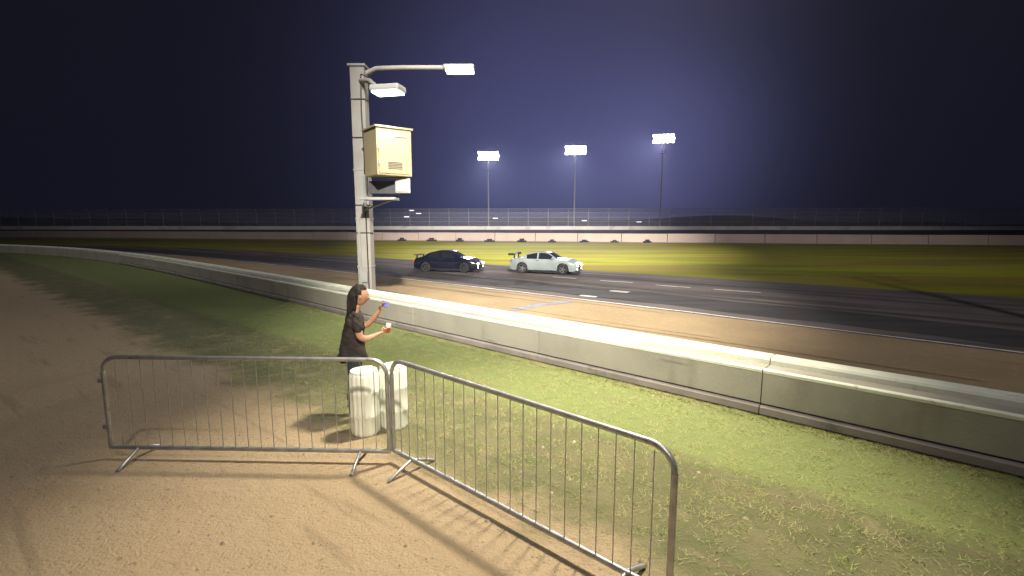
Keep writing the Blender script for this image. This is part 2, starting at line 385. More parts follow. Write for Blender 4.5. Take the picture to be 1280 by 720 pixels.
for i in range(108):
    a = -108+i*2
    mb.add([(a, Yout(a)+.2, 2.05), (a+2, Yout(a+2)+.2, 2.05), (a+2, Yout(a+2)+.2, 4.6), (a, Yout(a)+.2, 4.6)], [(0, 1, 2, 3)])
    mb.add([(a, Yout(a)+.2, 4.6), (a+2, Yout(a+2)+.2, 4.6), (a+2, Yout(a+2)-.3, 5.25), (a, Yout(a)-.3, 5.25)], [(0, 1, 2, 3)])
rel(mb.build('chain_mesh', M['chain'], cf))
for z, dy in ((2.9, 0), (3.7, 0), (4.5, 0), (5.27, -.45)):
    cb = MB()
    cb.tube([(-108, Yout(-108)+.25+dy, z), (0, Yout(0)+.25+dy, z), (108, Yout(108)+.25+dy, z)], .028, 5)
    rel(cb.build('cable', M['galv'], cf))

# dark far embankment and low stands behind the fence
hb = MB(); n = 90; vs = []
for i in range(n+1):
    a = -260+520*i/n
    h = 3.2+1.2*math.sin(a*.03)+.6*math.sin(a*.11+1)
    vs += [(a, 118, 0), (a, 140, h), (a, 170, h*.9), (a, 200, 0)]
fs = [(i*4+j, (i+1)*4+j, (i+1)*4+j+1, i*4+j+1) for i in range(n) for j in range(3)]
hb.add(vs, fs, True); tag(hb.build('far_embankment', mat('scrub', (.10, .09, .085), .95, (.06, .055, .05), .1, bump=.5)), kind='structure')

# small distant lamps seen through the fence
def distant_lamp():
    r = empty('distant_lamp')
    MB().tube([(0, 0, 0), (0, 0, 1)], .05, 6).build('pole', M['darkgrey'], r)
    MB().box((0, 0, 1.06), (1.15, .25, .16)).build('lamp_head', M['far'], r)
    return r
dl = distant_lamp()
DL = [(-34.2, 5.0, 'behind the fence just right of the big pole'), (-24.0, 5.6, 'highest of the cluster of three behind the fence'),
      (-22.3, 4.9, 'middle of the cluster of three behind the fence'), (-25.2, 4.1, 'lowest of the cluster of three behind the fence'),
      (-4.0, 3.75, 'behind the fence, between the left and middle floodlight towers'), (17.3, 3.2, 'behind the fence, below the middle floodlight tower'),
      (30.4, 2.9, 'behind the fence, between the middle and right floodlight towers')]
for k, (xx, z, t) in enumerate(DL):
    o = dl if k == 0 else copy_tree(dl)
    o.location = (xx, 116, 0)
    o.rotation_euler.z = random.uniform(-.2, .2)
    for c in sc.objects:
        if c.parent == o:
            if c.name.startswith('pole'): c.scale = (1, 1, z)
            else: c.location.z = z-1
    tag(o, 'small white distant light '+t, 'lamp', 'distant lights behind the fence')

# ------------------------------------------------------------------ floodlight towers
def flood_tower(h):
    r = empty('floodlight_tower')
    MB().tube([(0, 0, 0), (0, 0, h*.5), (0, 0, h+.9)], [.17, .13, .09], 14).build('pole', M['polepaint'], r)
    b = MB()
    for z in (-.55, .05, .65): b.box((0, -.2, h+z), (4.3, .12, .12))
    b.build('crossarm', M['darkgrey'], r)
    b = MB(); b.box((0, -.25, h-2.9), (1.5, .5, .10)); b.box((0, -.5, h-2.5), (1.5, .04, .04)); b.build('service_platform', M['darkgrey'], r)
    for row in range(3):
        for k in range(5):
            xx = (k-2)*.86+(.12 if row == 1 else 0); z = h-.55+row*.60
            hd = MB(); hd.box((xx, -.42, z), (.72, .36, .5), rx=R(-14)); hd = hd.build('lamp_housing', M['darkgrey'], r, bevel=.03)
            MB().box((xx, -.615, z-.045), (.66, .03, .45), rx=R(-14)).build('lamp_lens', M['flood'], hd)
    return r
TW = [(-4.86, 16.2, 'leftmost of the three, lowest in the sky'), (12.95, 17.3, 'middle one of the three'), (30.81, 19.6, 'rightmost of the three, standing highest')]
for k, (xx, h, t) in enumerate(TW):
    o = flood_tower(h); o.location = (xx, 101, 0)
    o.rotation_euler.z = math.atan2(-xx, 101)*.6
    tag(o, 'floodlights on a tall pole beyond the fence, '+t, 'floodlight', 'floodlight towers beyond the far fence')

# ------------------------------------------------------------------ lamp pole with cabinet
lp = tag(empty('lamp_post', (-4.36, 14.35, 0)), 'thick square grey pole with two lit lamp arms behind the pit wall', 'lamp post')
MB().box((0, 0, 3.42), (.40, .40, 6.84)).build('pole', M['polepaint'], lp, bevel=.02)
MB().box((0, 0, 6.87), (.50, .50, .06)).build('pole_cap', M['lightgrey'], lp, bevel=.01); MB().box((0, 0, .06), (.6, .6, .12)).build('pole_base', M['lightgrey'], lp, bevel=.01)
ar = MB(); ar.tube([(.18, 0, 6.70), (.5, 0, 6.84), (1.2, 0, 6.86), (2.4, 0, 6.86)], .06, 10).build('lamp_arm', M['polepaint'], lp)
hd = MB().box((2.86, 0, 6.84), (.86, .42, .13)).build('lamp_head', M['lightgrey'], lp, bevel=.04)
MB().box((2.88, -.0, 6.755), (.76, .36, .05)).build('lamp_lens', M['lamp'], hd)
ar = MB(); ar.tube([(.1, -.18, 6.45), (.5, -.7, 6.3), (.98, -1.35, 5.85)], .065, 10).build('lamp_arm', M['polepaint'], lp)
hd = MB().box((1.27, -1.85, 5.78), (.78, .5, .15), rz=R(-12)).build('lamp_head', M['lightgrey'], lp, bevel=.05)
MB().box((1.27, -1.85, 5.69), (.68, .42, .05), rz=R(-12)).build('lamp_lens', M['lampcool'], hd)
for z in (1.2, 2.6, 4.0): MB().box((.0, 0, z), (.425, .425, .04)).build('strap_band', M['lightgrey'], lp)
MB().box((-.1, -.235, 1.5), (.05, .03, 2.2)).build('conduit', M['lightgrey'], lp)

for zz in (5.95, 4.9, 3.0, 2.2):
    MB().tube([(-.235, -.02, zz), (-.20, -.225, zz), (.21, -.225, zz), (.225, .1, zz)], .012, 6).build('cable_tie', M['darkgrey'], lp)
MB().tube([(.12, -.23, 6.6), (.10, -.24, 5.6), (.13, -.23, 4.6), (.11, -.235, 3.2), (.12, -.225, .3)], .018, 8).build('cable', M['trim'], lp)
MB().tube([(.12, -.23, 6.62), (.3, -.15, 6.55), (.42, -.05, 6.73)], .015, 8).build('cable', M['trim'], lp)
MB().box((-.02, -.225, .9), (.20, .06, .32)).build('access_panel', M['lightgrey'], lp, bevel=.01)
cb = tag(empty('equipment_cabinet', (-3.36, 13.35, 3.72)), 'big cream metal cabinet mounted high on the lamp pole', 'cabinet')
cr = R(38)
cs = MB(); cs.box((0, 0, .60), (.98, .86, 1.20), rz=cr); cs.build('cabinet_body', M['cabinet'], cb, bevel=.015)
# door on the right hand face
dv = Vector((math.cos(cr), math.sin(cr), 0)); nv = Vector((math.sin(cr), -math.cos(cr), 0))
dc = nv*.44+Vector((0, 0, .60))
dr = MB().box(tuple(dc), (.88, .024, 1.10), rz=cr).build('cabinet_door', M['cabinet'], cb, bevel=.006)
MB().box(tuple(nv*.46+dv*.16+Vector((0, 0, 1.02))), (.36, .02, .035), rz=cr).build('handle', M['lightgrey'], dr)
for q in (-.3, .1): MB().box(tuple(nv*.455-dv*.44+Vector((0, 0, .62+q))), (.04, .03, .12), rz=cr).build('hinge', M['lightgrey'], cb)
for q in range(5): MB().box(tuple(nv*.456+dv*.0+Vector((0, 0, .18+q*.04))), (.4, .012, .014), rz=cr).build('vent_louvre', M['darkgrey'], dr)
b = MB(); b.box((0, 0, 1.23), (1.06, .94, .05), rz=cr); b.build('cabinet_lid', M['cabinet'], cb, bevel=.01)
jb = tag(empty('junction_box', (-3.0, 13.45, 3.30)), 'small pale box hanging under the cream cabinet', 'box')
MB().box((0, 0, .19), (.40, .3, .40), rz=R(10)).build('box_body', M['lightgrey'], jb, bevel=.015)
MB().box((0, -.16, .19), (.32, .02, .32), rz=R(10)).build('box_lid', M['lightgrey'], jb, bevel=.006)
br = tag(empty('mounting_bracket', (-3.85, 13.6, 3.1)), 'pale steel bracket and shelf under the cabinet on the pole', 'bracket')
MB().box((.18, -.05, .04), (.95, .6, .07)).build('shelf', M['lightgrey'], br, bevel=.01)
MB().box((.30, 0, .34), (.75, .45, .34)).build('dark_unit', M['darkgrey'], br, bevel=.02)
b = MB(); b.tube([(-.35, .3, -.25), (.5, -.1, .0)], .025, 8); b.box((-.38, .45, .3), (.06, .5, .9)); b.build('strut', M['lightgrey'], br)

# ------------------------------------------------------------------ crowd barriers
def barrier(L):
    r = empty('crowd_barrier')
    H0, H1, rc = .13, 1.10, .16
    pts = []
    def arc(cx, cz, a0, a1, n=7):
        for i in range(n): a = R(a0+(a1-a0)*i/(n-1)); pts.append((cx+rc*math.cos(a), 0, cz+rc*math.sin(a)))
    pts.append((0, 0, H0))
    arc(rc, H1-rc, 180, 90); arc(L-rc, H1-rc, 90, 0); pts.append((L, 0, H0))
    MB().tube(pts, .022, 12).build('frame_rail', M['galv'], r)
    MB().tube([(0, 0, H0), (L, 0, H0)], .023, 12).build('bottom_rail', M['galv'], r)
    n = 22
    for i in range(1, n):
        xx = L*i/n
        top = H1 if rc < xx < L-rc else H1-.05
        MB().tube([(xx, 0, H0), (xx, 0, top)], .0045, 6).build('bar', M['galv'], r)
    for xx in (.30, L-.30):
        MB().tube([(xx, -.28, .015), (xx, -.20, .05), (xx, 0, .132), (xx, .20, .05), (xx, .28, .015)], .017, 8).build('foot', M['galv'], r)
    MB().box((-.03, 0, .35), (.05, .03, .04)).build('hook', M['galv'], r)
    MB().box((-.03, 0, .85), (.05, .03, .04)).build('hook', M['galv'], r)
    return r
ba = barrier(2.95)
ba.location = (-1.22, 4.70, 0); ba.rotation_euler.z = math.atan2(-1.91, 2.16)
tag(ba, 'galvanised steel crowd barrier slanting across the right foreground', 'barrier', 'crowd barriers')
bb = copy_tree(ba); bb.location = (-4.21, 4.78, 0); bb.rotation_euler.z = R(-2.0)
tag(bb, 'galvanised steel crowd barrier in front of the white barrels and the person', 'barrier', 'crowd barriers')

# ------------------------------------------------------------------ white barrels
def drum():
    r = empty('plastic_barrel')
    pf = [(.0, 0), (.145, 0), (.162, .02), (.165, .05), (.165, .22), (.171, .235), (.165, .25), (.165, .50), (.171, .515), (.165, .53), (.165, .70), (.155, .74), (.13, .755), (.0, .76)]
    MB().lathe(pf, n=120, flute=.03, nf=15).build('barrel_body', M['drum'], r)
    MB().lathe([(.0, .775), (.13, .775), (.152, .768), (.156, .745), (.150, .74)], n=40).build('lid', M['drum'], r)
    MB().lathe([(.0, .80), (.03, .80), (.034, .775)], (.07, .03, 0), 16).build('bung', M['drum'], r)
    return r
d1 = drum(); d1.location = (-1.73, 5.42, 0)
tag(d1, 'white fluted plastic barrel, the left one of the pair behind the barrier', 'barrel', 'white plastic barrels')
d2 = copy_tree(d1); d2.location = (-1.43, 5.60, 0); d2.rotation_euler.z = .4
tag(d2, 'white fluted plastic barrel, the right one of the pair beside the open ground', 'barrel', 'white plastic barrels')

# ------------------------------------------------------------------ people technique
def skin_mesh(name, joints, edges, mt, parent=None, sub=2, root=0):
    me = bpy.data.meshes.new(name+'_s'); me.from_pydata([j[:3] for j in joints], edges, []); me.update()
    o = bpy.data.objects.new(name+'_s', me); COL.objects.link(o)
    sk = o.modifiers.new('s', 'SKIN'); sk.use_smooth_shade = True; sk.branch_smoothing = .3
    if not me.skin_vertices: me.skin_vertices.new()
    lay = me.skin_vertices[0].data
    for i, j in enumerate(joints):
        rr = j[3]; lay[i].radius = rr if isinstance(rr, tuple) else (rr, rr); lay[i].use_root = (i == root)
    sb = o.modifiers.new('b', 'SUBSURF'); sb.levels = sub; sb.render_levels = sub
    bpy.context.view_layer.update()
    dg = bpy.context.evaluated_depsgraph_get()
    nm = bpy.data.meshes.new_from_object(o.evaluated_get(dg)); nm.name = name
    bpy.data.objects.remove(o); nm.materials.clear(); nm.materials.append(mt)
    for p in nm.polygons: p.use_smooth = True; p.material_index = 0
    r = bpy.data.objects.new(name, nm); COL.objects.link(r)
    if parent: r.parent = parent
    return r
def chain_of(pts):
    return [(i, i+1) for i in range(len(pts)-1)]

def head_mesh(name, c, mt, parent, yaw):
    """continuous head: ellipsoid deformed with brow, nose, lips, chin; faces local +X"""
    bm = bmesh.new(); bmesh.ops.create_uvsphere(bm, u_segments=48, v_segments=36, radius=1)
    for v in bm.verts:
        x, y, z = v.co
        X = x*.098; Y = y*.074; Z = z*.122
        if z < 0: Y *= 1+.30*z; X *= (1+.10*z) if x > 0 else (1+.35*z)
        if x > 0:
            g_ = math.exp(-((y/.20)**2))
            X += g_*.030*math.exp(-(((z+.15)/.13)**2)) + g_*.012*math.exp(-(((z-.05)/.2)**2))*.6   # nose
            X += .007*math.exp(-((y/.33)**2))*math.exp(-(((z+.47)/.055)**2)) + .006*math.exp(-((y/.33)**2))*math.exp(-(((z+.60)/.05)**2))
            X += .010*math.exp(-((y/.35)**2))*math.exp(-(((z+.85)/.12)**2))
            for s in (-1, 1): X -= .010*math.exp(-(((y-s*.42)/.17)**2))*math.exp(-(((z-.08)/.12)**2))
            X += .005*math.exp(-(((z-.27)/.08)**2))
        v.co = (X, Y, Z)
    me = bpy.data.meshes.new(name); bm.to_mesh(me); bm.free(); me.materials.append(mt)
    for p in me.polygons: p.use_smooth = True
    return me

# person: looks along local +X, origin on the ground
def make_person():
    r = empty('person', (-2.00, 5.86, -.03), R(24))
    # body (skin): head + neck + arms as one skinned surface
    J = []; E = []
    def ch(pts, start=None):
        prev = start
        for p in pts:
            J.append(p)
            if prev is not None: E.append((prev, len(J)-1))
            prev = len(J)-1
        return prev
    pel = ch([(0, 0, .90, (.105, .085))])
    sp = ch([(.0, 0, 1.05, (.10, .085)), (.005, 0, 1.18, (.135, .11)), (.0, 0, 1.30, (.14, .105))], pel)
    nk = ch([(.0, 0, 1.40, (.07, .07)), (.015, 0, 1.455, .052), (.03, 0, 1.50, .052)], sp)
    for s in (-1, 1):
        hip = ch([(0, s*.09, .84, .088), (.02, s*.10, .62, .075), (.01, s*.105, .47, .058), (-.01, s*.105, .34, .058), (-.03, s*.11, .10, .036), (-.03, s*.11, .06, .036), (.05, s*.12, .035, .034), (.13, s*.125, .025, .028)], pel)
    # right arm (camera side, -Y) holds the can at chest height; left arm raises the phone
    arR = ch([(.0, -.17, 1.36, .06), (.02, -.215, 1.27, .055), (.05, -.225, 1.13, .047), (.12, -.205, 1.09, .046), (.22, -.16, 1.115, .037), (.29, -.125, 1.145, (.018, .026)), (.345, -.105, 1.165, (.014, .034))], sp)
    arL = ch([(.0, .17, 1.36, .06), (.05, .215, 1.27, .053), (.13, .21, 1.17, .047), (.19, .19, 1.19, .045), (.27, .13, 1.32, .036), (.315, .09, 1.40, (.018, .026)), (.345, .065, 1.455, (.014, .034))], sp)
    body = skin_mesh('body', J, E, M['skin'], r, 2, 0)
    # head joined into the same mesh
    hm = head_mesh('h', None, M['skin'], None, 0)
    bm = bmesh.new(); bm.from_mesh(body.data)
    b2 = bmesh.new(); b2.from_mesh(hm); b2.transform(Matrix.Translation((.055, 0, 1.60)) @ Matrix.Rotation(R(6), 4, 'Y'))
    # ears
    for s in (-1, 1):
        e = bmesh.ops.create_uvsphere(b2, u_segments=12, v_segments=8, radius=1, matrix=Matrix.Translation((.045, s*.074, 1.595)) @ Matrix.Diagonal((.018, .011, .032, 1)))
    tmp = bpy.data.meshes.new('t'); b2.to_mesh(tmp); b2.free(); bm.from_mesh(tmp)
    # fingers
    def fingers(base, fwd, side, curl, thumbside):
        base = Vector(base); fwd = Vector(fwd).normalized(); side = Vector(side).normalized(); cu = Vector(curl).normalized()
        fj = []
        for k, ln in enumerate((.066, .076, .072, .056)):
            st = base+side*(k-1.5)*.019
            pts = [st-fwd*.02, st+fwd*ln*.35, st+fwd*ln*.62+cu*ln*.35, st+fwd*ln*.55+cu*ln*.78]
            fj.append((pts, (.0095, .0095, .0088, .0075)))
        st = base-fwd*.05+side*thumbside*.035
        fj.append(([st-side*thumbside*.02, st+side*thumbside*.012+cu*.02+fwd*.015, st+side*thumbside*.006+cu*.042+fwd*.035, st+cu*.055+fwd*.055], (.012, .011, .010, .008)))
        for pts, rs in fj:
            f = skin_mesh('f', [(*p, q) for p, q in zip(pts, rs)], chain_of(pts), M['skin'], None, 1)
            bm.from_mesh(f.data); bpy.data.objects.remove(f)
    fingers((.365, -.10, 1.175), (.75, .35, .35), (0, -.35, .9), (-.2, 1, .1), 1)
    fingers((.355, .055, 1.475), (.3, -.3, .9), (.9, .2, -.2), (-.1, -1, .1), -1)
    bm.to_mesh(body.data); bm.free()
    for p in body.data.polygons: p.use_smooth = True
    # hair cap
    bm = bmesh.new(); bmesh.ops.create_uvsphere(bm, u_segments=40, v_segments=28, radius=1)
    kill = []
    for v in bm.verts:
        x, y, z = v.co
        w = 1+.03*math.sin(9*x+5*z)+.02*math.sin(23*y+11*z)
        v.co = (x*.112*w-.014, y*.090*w, z*.136*w+.008)
        if (x > .25 and z < .56) or (x > -.05 and z < .05) or z < -.92: kill.append(v)
    bmesh.ops.delete(bm, geom=kill, context='VERTS')
    bm.transform(Matrix.Translation((.05, 0, 1.605)) @ Matrix.Rotation(R(6), 4, 'Y'))
    me = bpy.data.meshes.new('hair'); bm.to_mesh(me); bm.free(); me.materials.append(M['hair'])
    for p in me.polygons: p.use_smooth = True
    o = bpy.data.objects.new('hair', me); COL.objects.link(o); o.parent = r
    sd = o.modifiers.new('t', 'SOLIDIFY'); sd.thickness = .012; sd.offset = -1
    hb_ = MB(); hr = random.Random(8)
    for k in range(240):
        a = hr.uniform(R(105), R(255)); el = hr.uniform(-.1, .8)
        ca_, sa_ = math.cos(a), math.sin(a); rr = math.sqrt(max(0, 1-el*el))
        p0 = Vector((.035+ca_*rr*.108, sa_*rr*.088, 1.613+el*.130))
        ln = hr.uniform(.10, .26)
        p1 = p0+Vector((ca_*.018-.004, sa_*.012, -ln*.35)); p2 = p1+Vector((-.004-.01*ca_, -sa_*.012, -ln*.5)); p3 = p2+Vector((hr.uniform(-.012, .012), hr.uniform(-.012, .012), -ln*.35))
        hb_.tube([p0, p1, p2, p3], [.007, .007, .006, .002], 5)
    hb_.build('loose_hair', M['hair'], r)
    for s in (-1, 1):
        b = MB(); pf = [(math.sin(a*math.pi/10)*.012, -math.cos(a*math.pi/10)*.012) for a in range(11)]
        b.lathe(pf, (.132, s*.031, 1.607), 12); b.build('eye', M['eye'], r)
        MB().lathe([(0, -.001), (.006, 0), (0, .001)], (.1445, s*.031, 1.607), 10).build('pupil', M['hair'], r)
    MB().lathe([(0, -.003), (.022, -.001), (.022, .003), (0, .005)], (.143, 0, 1.545), 14, axis='Z').build('mouth', M['canred'], r)
    # shirt
    SJ = [(0, 0, .84, (.178, .155)), (.0, 0, .98, (.170, .150)), (.005, 0, 1.16, (.178, .148)), (.0, 0, 1.30, (.178, .14)), (.005, 0, 1.395, (.085, .085))]
    SE = [(0, 1), (1, 2), (2, 3), (3, 4)]
    SJ += [(.0, -.17, 1.36, .074), (.02, -.222, 1.27, .068), (.045, -.23, 1.17, .060)]; SE += [(3, 5), (5, 6), (6, 7)]
    SJ += [(.0, .17, 1.36, .074), (.05, .222, 1.27, .064), (.10, .222, 1.20, .058)]; SE += [(3, 8), (8, 9), (9, 10)]
    skin_mesh('shirt', SJ, SE, M['shirt'], r, 4, 1)
    # trousers
    TJ = [(0, 0, .95, (.15, .13))]; TE = []
    for s in (-1, 1):
        k = len(TJ); TJ += [(0, s*.095, .82, .104), (.02, s*.10, .62, .092), (.01, s*.105, .47, .078), (-.01, s*.105, .34, .072), (-.03, s*.11, .10, .062)]
        TE += [(0, k)]+[(k+i, k+i+1) for i in range(4)]
    skin_mesh('trousers', TJ, TE, M['trouser'], r, 2, 0)
    for s in (-1, 1):
        skin_mesh('shoe', [(-.06, s*.11, .045, (.045, .04)), (.0, s*.112, .05, (.048, .045)), (.09, s*.122, .042, (.045, .036)), (.16, s*.13, .034, (.036, .028))], [(0, 1), (1, 2), (2, 3)], M['shoe'], r, 2)
    from mathutils import noise as mn
    for c in [o for o in sc.objects if o.parent == r]:
        if c.name.startswith(('shirt', 'trousers')):   # cloth folds
            me_ = c.data; nn = [v.normal.copy() for v in me_.vertices]
            for v, q in zip(me_.vertices, nn):
                f = mn.noise(Vector((v.co.x*9, v.co.y*9, v.co.z*22+v.co.x*14)))*.012+mn.noise(v.co*34)*.004
                v.co += q*f
        for v in c.data.vertices: v.co = lean(v.co)
    return r
def lean(v):
    x, y, z = v
    t = max(0, min(1, (z-.85)/.45)); t = t*t*(3-2*t)
    if z < .85: return Vector(v)
    a = R(5)*t; h = z-.85
    return Vector((x*math.cos(a)+h*math.sin(a), y, .85+h*math.cos(a)-x*math.sin(a)))
pr = make_person()
tag(pr, 'person in a black top behind the white barrels, holding a phone up', 'person')
ph = tag(empty('smartphone', (0, 0, 0)), 'lilac phone held up in the raised hand of the person', 'phone')
pm = Matrix.Translation(pr.location) @ Matrix.Rotation(R(24), 4, 'Z')
ph.location = pm @ lean((.375, .035, 1.50)); ph.rotation_euler = (R(4), R(6), R(50))
MB().box((0, 0, .0), (.011, .150, .076)).build('phone_case', M['phone'], ph, bevel=.004)
MB().box((-.0068, 0, 0), (.0016, .14, .068)).build('screen', M['screen'], ph)
cn = tag(empty('drink_can', (0, 0, 0)), 'red and white drink can held in the lower hand of the person', 'can')
cn.location = pm @ lean((.405, -.052, 1.135)); cn.rotation_euler = (0, R(14), R(24))
MB().lathe([(0, 0), (.026, 0), (.033, .008), (.033, .066)], n=24).build('can_body', M['canred'], cn)
MB().lathe([(.0332, .066), (.0332, .112), (.027, .122), (.025, .121), (0, .119)], n=24).build('can_top', M['canwhite'], cn)

# ------------------------------------------------------------------ cars
def interp(P_, x):
    if x <= P_[0][0]: return P_[0][1]
    for (a, b), (c, d) in zip(P_, P_[1:]):
        if x <= c:
            t = (x-a)/(c-a); t = t*t*(3-2*t)*.45+t*.55
            return b+(d-b)*t
    return P_[-1][1]
def make_car(name, top, belt, paint, rimm, ws, rw, sw, wing):
    r = empty(name)
    Lh = 2.1; W = .84
    wr = .31; axles = (-1.27, 1.27)
    def ring(x):
        e = abs(x)/Lh
        w = W*(1-.16*max(0, (e-.72)/.28)**2)
        w += .025*sum(math.exp(-((x-a)/.38)**2) for a in axles)
        zb = .19+(.05*max(0, (e-.9)/.1))
        for a in axles:
            d = abs(x-a)
            if d < wr+.06: zb = max(zb, wr-.01+math.sqrt(max(0, (wr+.06)**2-d*d)))
        bz = interp(belt, x); tz = max(interp(top, x), bz+.02); h = tz-bz
        zm = max(zb+.03, (.19+bz)/2+.08)
        zl = max(zb+.015, .27)
        wt = .90*w-.42*h if h > .06 else .90*w-.3*h
        P_ = [(0, zb), (w*.80, zb), (w*.965, zb+.004), (w*.99, max(zl, zb+.01)), (w, max(zm, zb+.02)), (w*.985, max(bz-.07, zb+.03)), (w*.955, bz-.015),
              (w*.90, bz+.006), (wt+.015, tz-.05*min(1, h*4)), (wt*.90, tz-.012), (wt*.5, tz+.008), (0, tz+.014)]
        return P_
    xs = [-Lh+2*Lh*i/84 for i in range(85)]
    rings = [ring(x) for x in xs]
    def pt(i, k, s=1, off=0): return Vector((xs[i], s*rings[i][k][0], rings[i][k][1]))
    n = len(rings[0])
    def inr(x, seg): return seg[0] <= x <= seg[1]
    b = MB()
    for s in (-1, 1):
        vs = [(xs[i], s*rings[i][k][0], rings[i][k][1]) for i in range(85) for k in range(n)]
        b.add(vs, [(i*n+k, (i+1)*n+k, (i+1)*n+k+1, i*n+k+1) for i in range(84) for k in range(n-1)], True)
    for i in (0, 84):
        vs = [(xs[i], p[0], p[1]) for p in rings[i]]+[(xs[i], -p[0], p[1]) for p in reversed(rings[i][1:-1])]
        b.add(vs, [tuple(range(len(vs)))], True)
    body = b.build('body', paint, r)
    def panel(nm, m, i0, i1, k0, k1, sides, parent, off=.006, inset=0):
        out = None
        for s in sides:
            vs = []; fs = []
            kk = list(range(k0, k1+1)); ii = list(range(i0, i1+1))
            for i in ii:
                for k in kk:
                    p = pt(i, k, s)
                    di = pt(min(i+1, 84), k, s)-pt(max(i-1, 0), k, s); dk = pt(i, min(k+1, n-1), s)-pt(i, max(k-1, 0), s)
                    nn = di.cross(dk)
                    if k == n-1: nn = di.cross(Vector((0, -s, 0)))
                    nn.normalize()
                    c = Vector((xs[i], 0, .6))
                    if nn.dot(p-c) < 0: nn = -nn
                    vs.append(p+nn*off)
            q = len(kk)
            fs = [(a*q+c_, (a+1)*q+c_, (a+1)*q+c_+1, a*q+c_+1) for a in range(len(ii)-1) for c_ in range(q-1)]
            mb_ = MB().add(vs, fs, True)
            out = (out or []) + [mb_]
        return out
    def idx(x): return max(0, min(84, round((x+Lh)/(2*Lh)*84)))
    # windows
    for s in (-1, 1):
        p = panel('', None, idx(sw[0]), idx(sw[1])-0, 7, 8, (s,), r)[0]
        p.build('side_window', M['glass'], r)
        p = panel('', None, idx(sw[1])+2, idx(sw[2]), 7, 8, (s,), r)[0]
        p.build('side_window', M['glass'], r)
    for nm, seg in (('windscreen', ws), ('rear_window', rw)):
        a = panel('', None, idx(seg[0]), idx(seg[1]), 9, 11, (-1, 1), r)
        b = MB()
        for q in a: b.add(q.v, q.f, True)
        b.build(nm, M['glass'], r)
    # doors: panel proud by 4 mm with a handle
    for s in (-1, 1):
        p = panel('', None, idx(-.45), idx(.72), 3, 6, (s,), r, off=.007)[0]
        d = p.build('door', paint, r)
        hx = idx(-.30); q = pt(hx, 5, s); MB().box((q.x, q.y+s*.012, q.z), (.16, .03, .025)).build('door_handle', M['trim'], d)
        q = pt(idx(.72), 7, s); mm = MB().box((q.x-.05, q.y+s*.09, q.z+.06), (.10, .16, .10)).build('mirror', paint, r, bevel=.02)
    # side sill, bumpers, grille
    for s in (-1, 1): MB().box((0, s*W*.97, .20), (1.75, .05, .07)).build('side_skirt', M['trim'], r, bevel=.01)
    MB().box((Lh-.02, 0, .20), (.22, 1.40, .04)).build('front_splitter', M['trim'], r, bevel=.008)
    MB().box((Lh+.005, 0, .36), (.03, .86, .14)).build('grille', M['trim'], r, bevel=.01)
    MB().box((Lh+.008, 0, .535), (.02, .60, .06)).build('upper_grille', M['trim'], r, bevel=.006)
    MB().box((-Lh-.005, 0, .30), (.03, 1.2, .16)).build('rear_diffuser', M['trim'], r, bevel=.01)
    MB().box((-Lh-.012, 0, .56), (.014, .34, .12)).build('number_plate', M['lightgrey'], r)
    for s in (-1, 1):
        MB().box((Lh-.015, s*.52, .545), (.10, .30, .10), rz=-s*R(12)).build('headlight', M['head'], r, bevel=.02)
        MB().lathe([(0, 0), (.05, 0), (.06, .012), (0, .02)], (0, 0, 0), 18).build('fog_lamp', M['fog'], r).matrix_basis = Matrix.Translation((Lh+.0, s*.55, .33)) @ Matrix.Rotation(R(90), 4, 'Y')
        MB().box((-Lh+.005, s*.52, .68), (.05, .34, .10), rz=s*R(10)).build('tail_light', M['tail'], r, bevel=.015)
        ex = MB().tube([(-Lh-.05, s*.35, .22), (-Lh+.2, s*.35, .22)], .035, 12).build('exhaust', M['rim'], r)
    # wheels
    for a in axles:
        for s in (-1, 1):
            w = empty('wheel'); w.parent = r; w.location = (a, s*(W-.10), wr)
            if a > 0: w.rotation_euler.z = R(-10)
            pf = [(.205, -.09), (.27, -.10), (.303, -.085), (.31, -.04), (.31, .04), (.303, .085), (.27, .10), (.205, .09)]
            MB().lathe(pf, n=40, axis='Y').build('tyre', M['tyre'], w)
            b = MB(); b.lathe([(.212, -.085), (.20, -.05), (.195, .05), (.212, .085)], n=32, axis='Y')
            for k in range(5):
                an = k*2*math.pi/5
                b.box((math.cos(an)*.11, s*.055, math.sin(an)*.11), (.20, .03, .055), ry=-an)
            b.lathe([(0, s*.075), (.04, s*.075), (.045, s*.03)], n=16, axis='Y')
            b.build('rim', rimm, w)
            MB().lathe([(0, s*.02), (.15, s*.02), (.15, s*-.0), (0, 0)], n=28, axis='Y').build('brake_disc', M['rimdark'], w)
    tz = interp(top, -1.85)
    if wing:
        wg = MB(); wg.box((-2.02, 0, tz+.24), (.30, 1.50, .026), ry=R(8))
        wg = wg.build('rear_wing', M['trim'], r, bevel=.008)
        for s in (-1, 1):
            MB().box((-2.02, s*.75, tz+.23), (.34, .015, .13)).build('end_plate', M['trim'], wg)
            MB().box((-1.92, s*.40, tz+.11), (.08, .018, .28)).build('wing_strut', M['trim'], wg)
    else:
        wg = MB().box((-2.0, 0, tz+.15), (.24, 1.40, .025), ry=R(10)).build('rear_spoiler', M['trim'], r, bevel=.008)
        for s in (-1, 1): MB().box((-1.96, s*.5, tz+.06), (.09, .02, .19)).build('spoiler_strut', M['trim'], wg)
    return r
topA = [(-2.1, .70), (-2.0, .86), (-1.62, .93), (-1.0, 1.22), (-.5, 1.33), (.0, 1.34), (.30, 1.29), (1.02, .93), (1.55, .85), (1.95, .70), (2.1, .60)]
beltA = [(-2.1, .64), (-1.95, .80), (-1.2, .87), (.9, .86), (1.5, .79), (1.95, .66), (2.1, .56)]
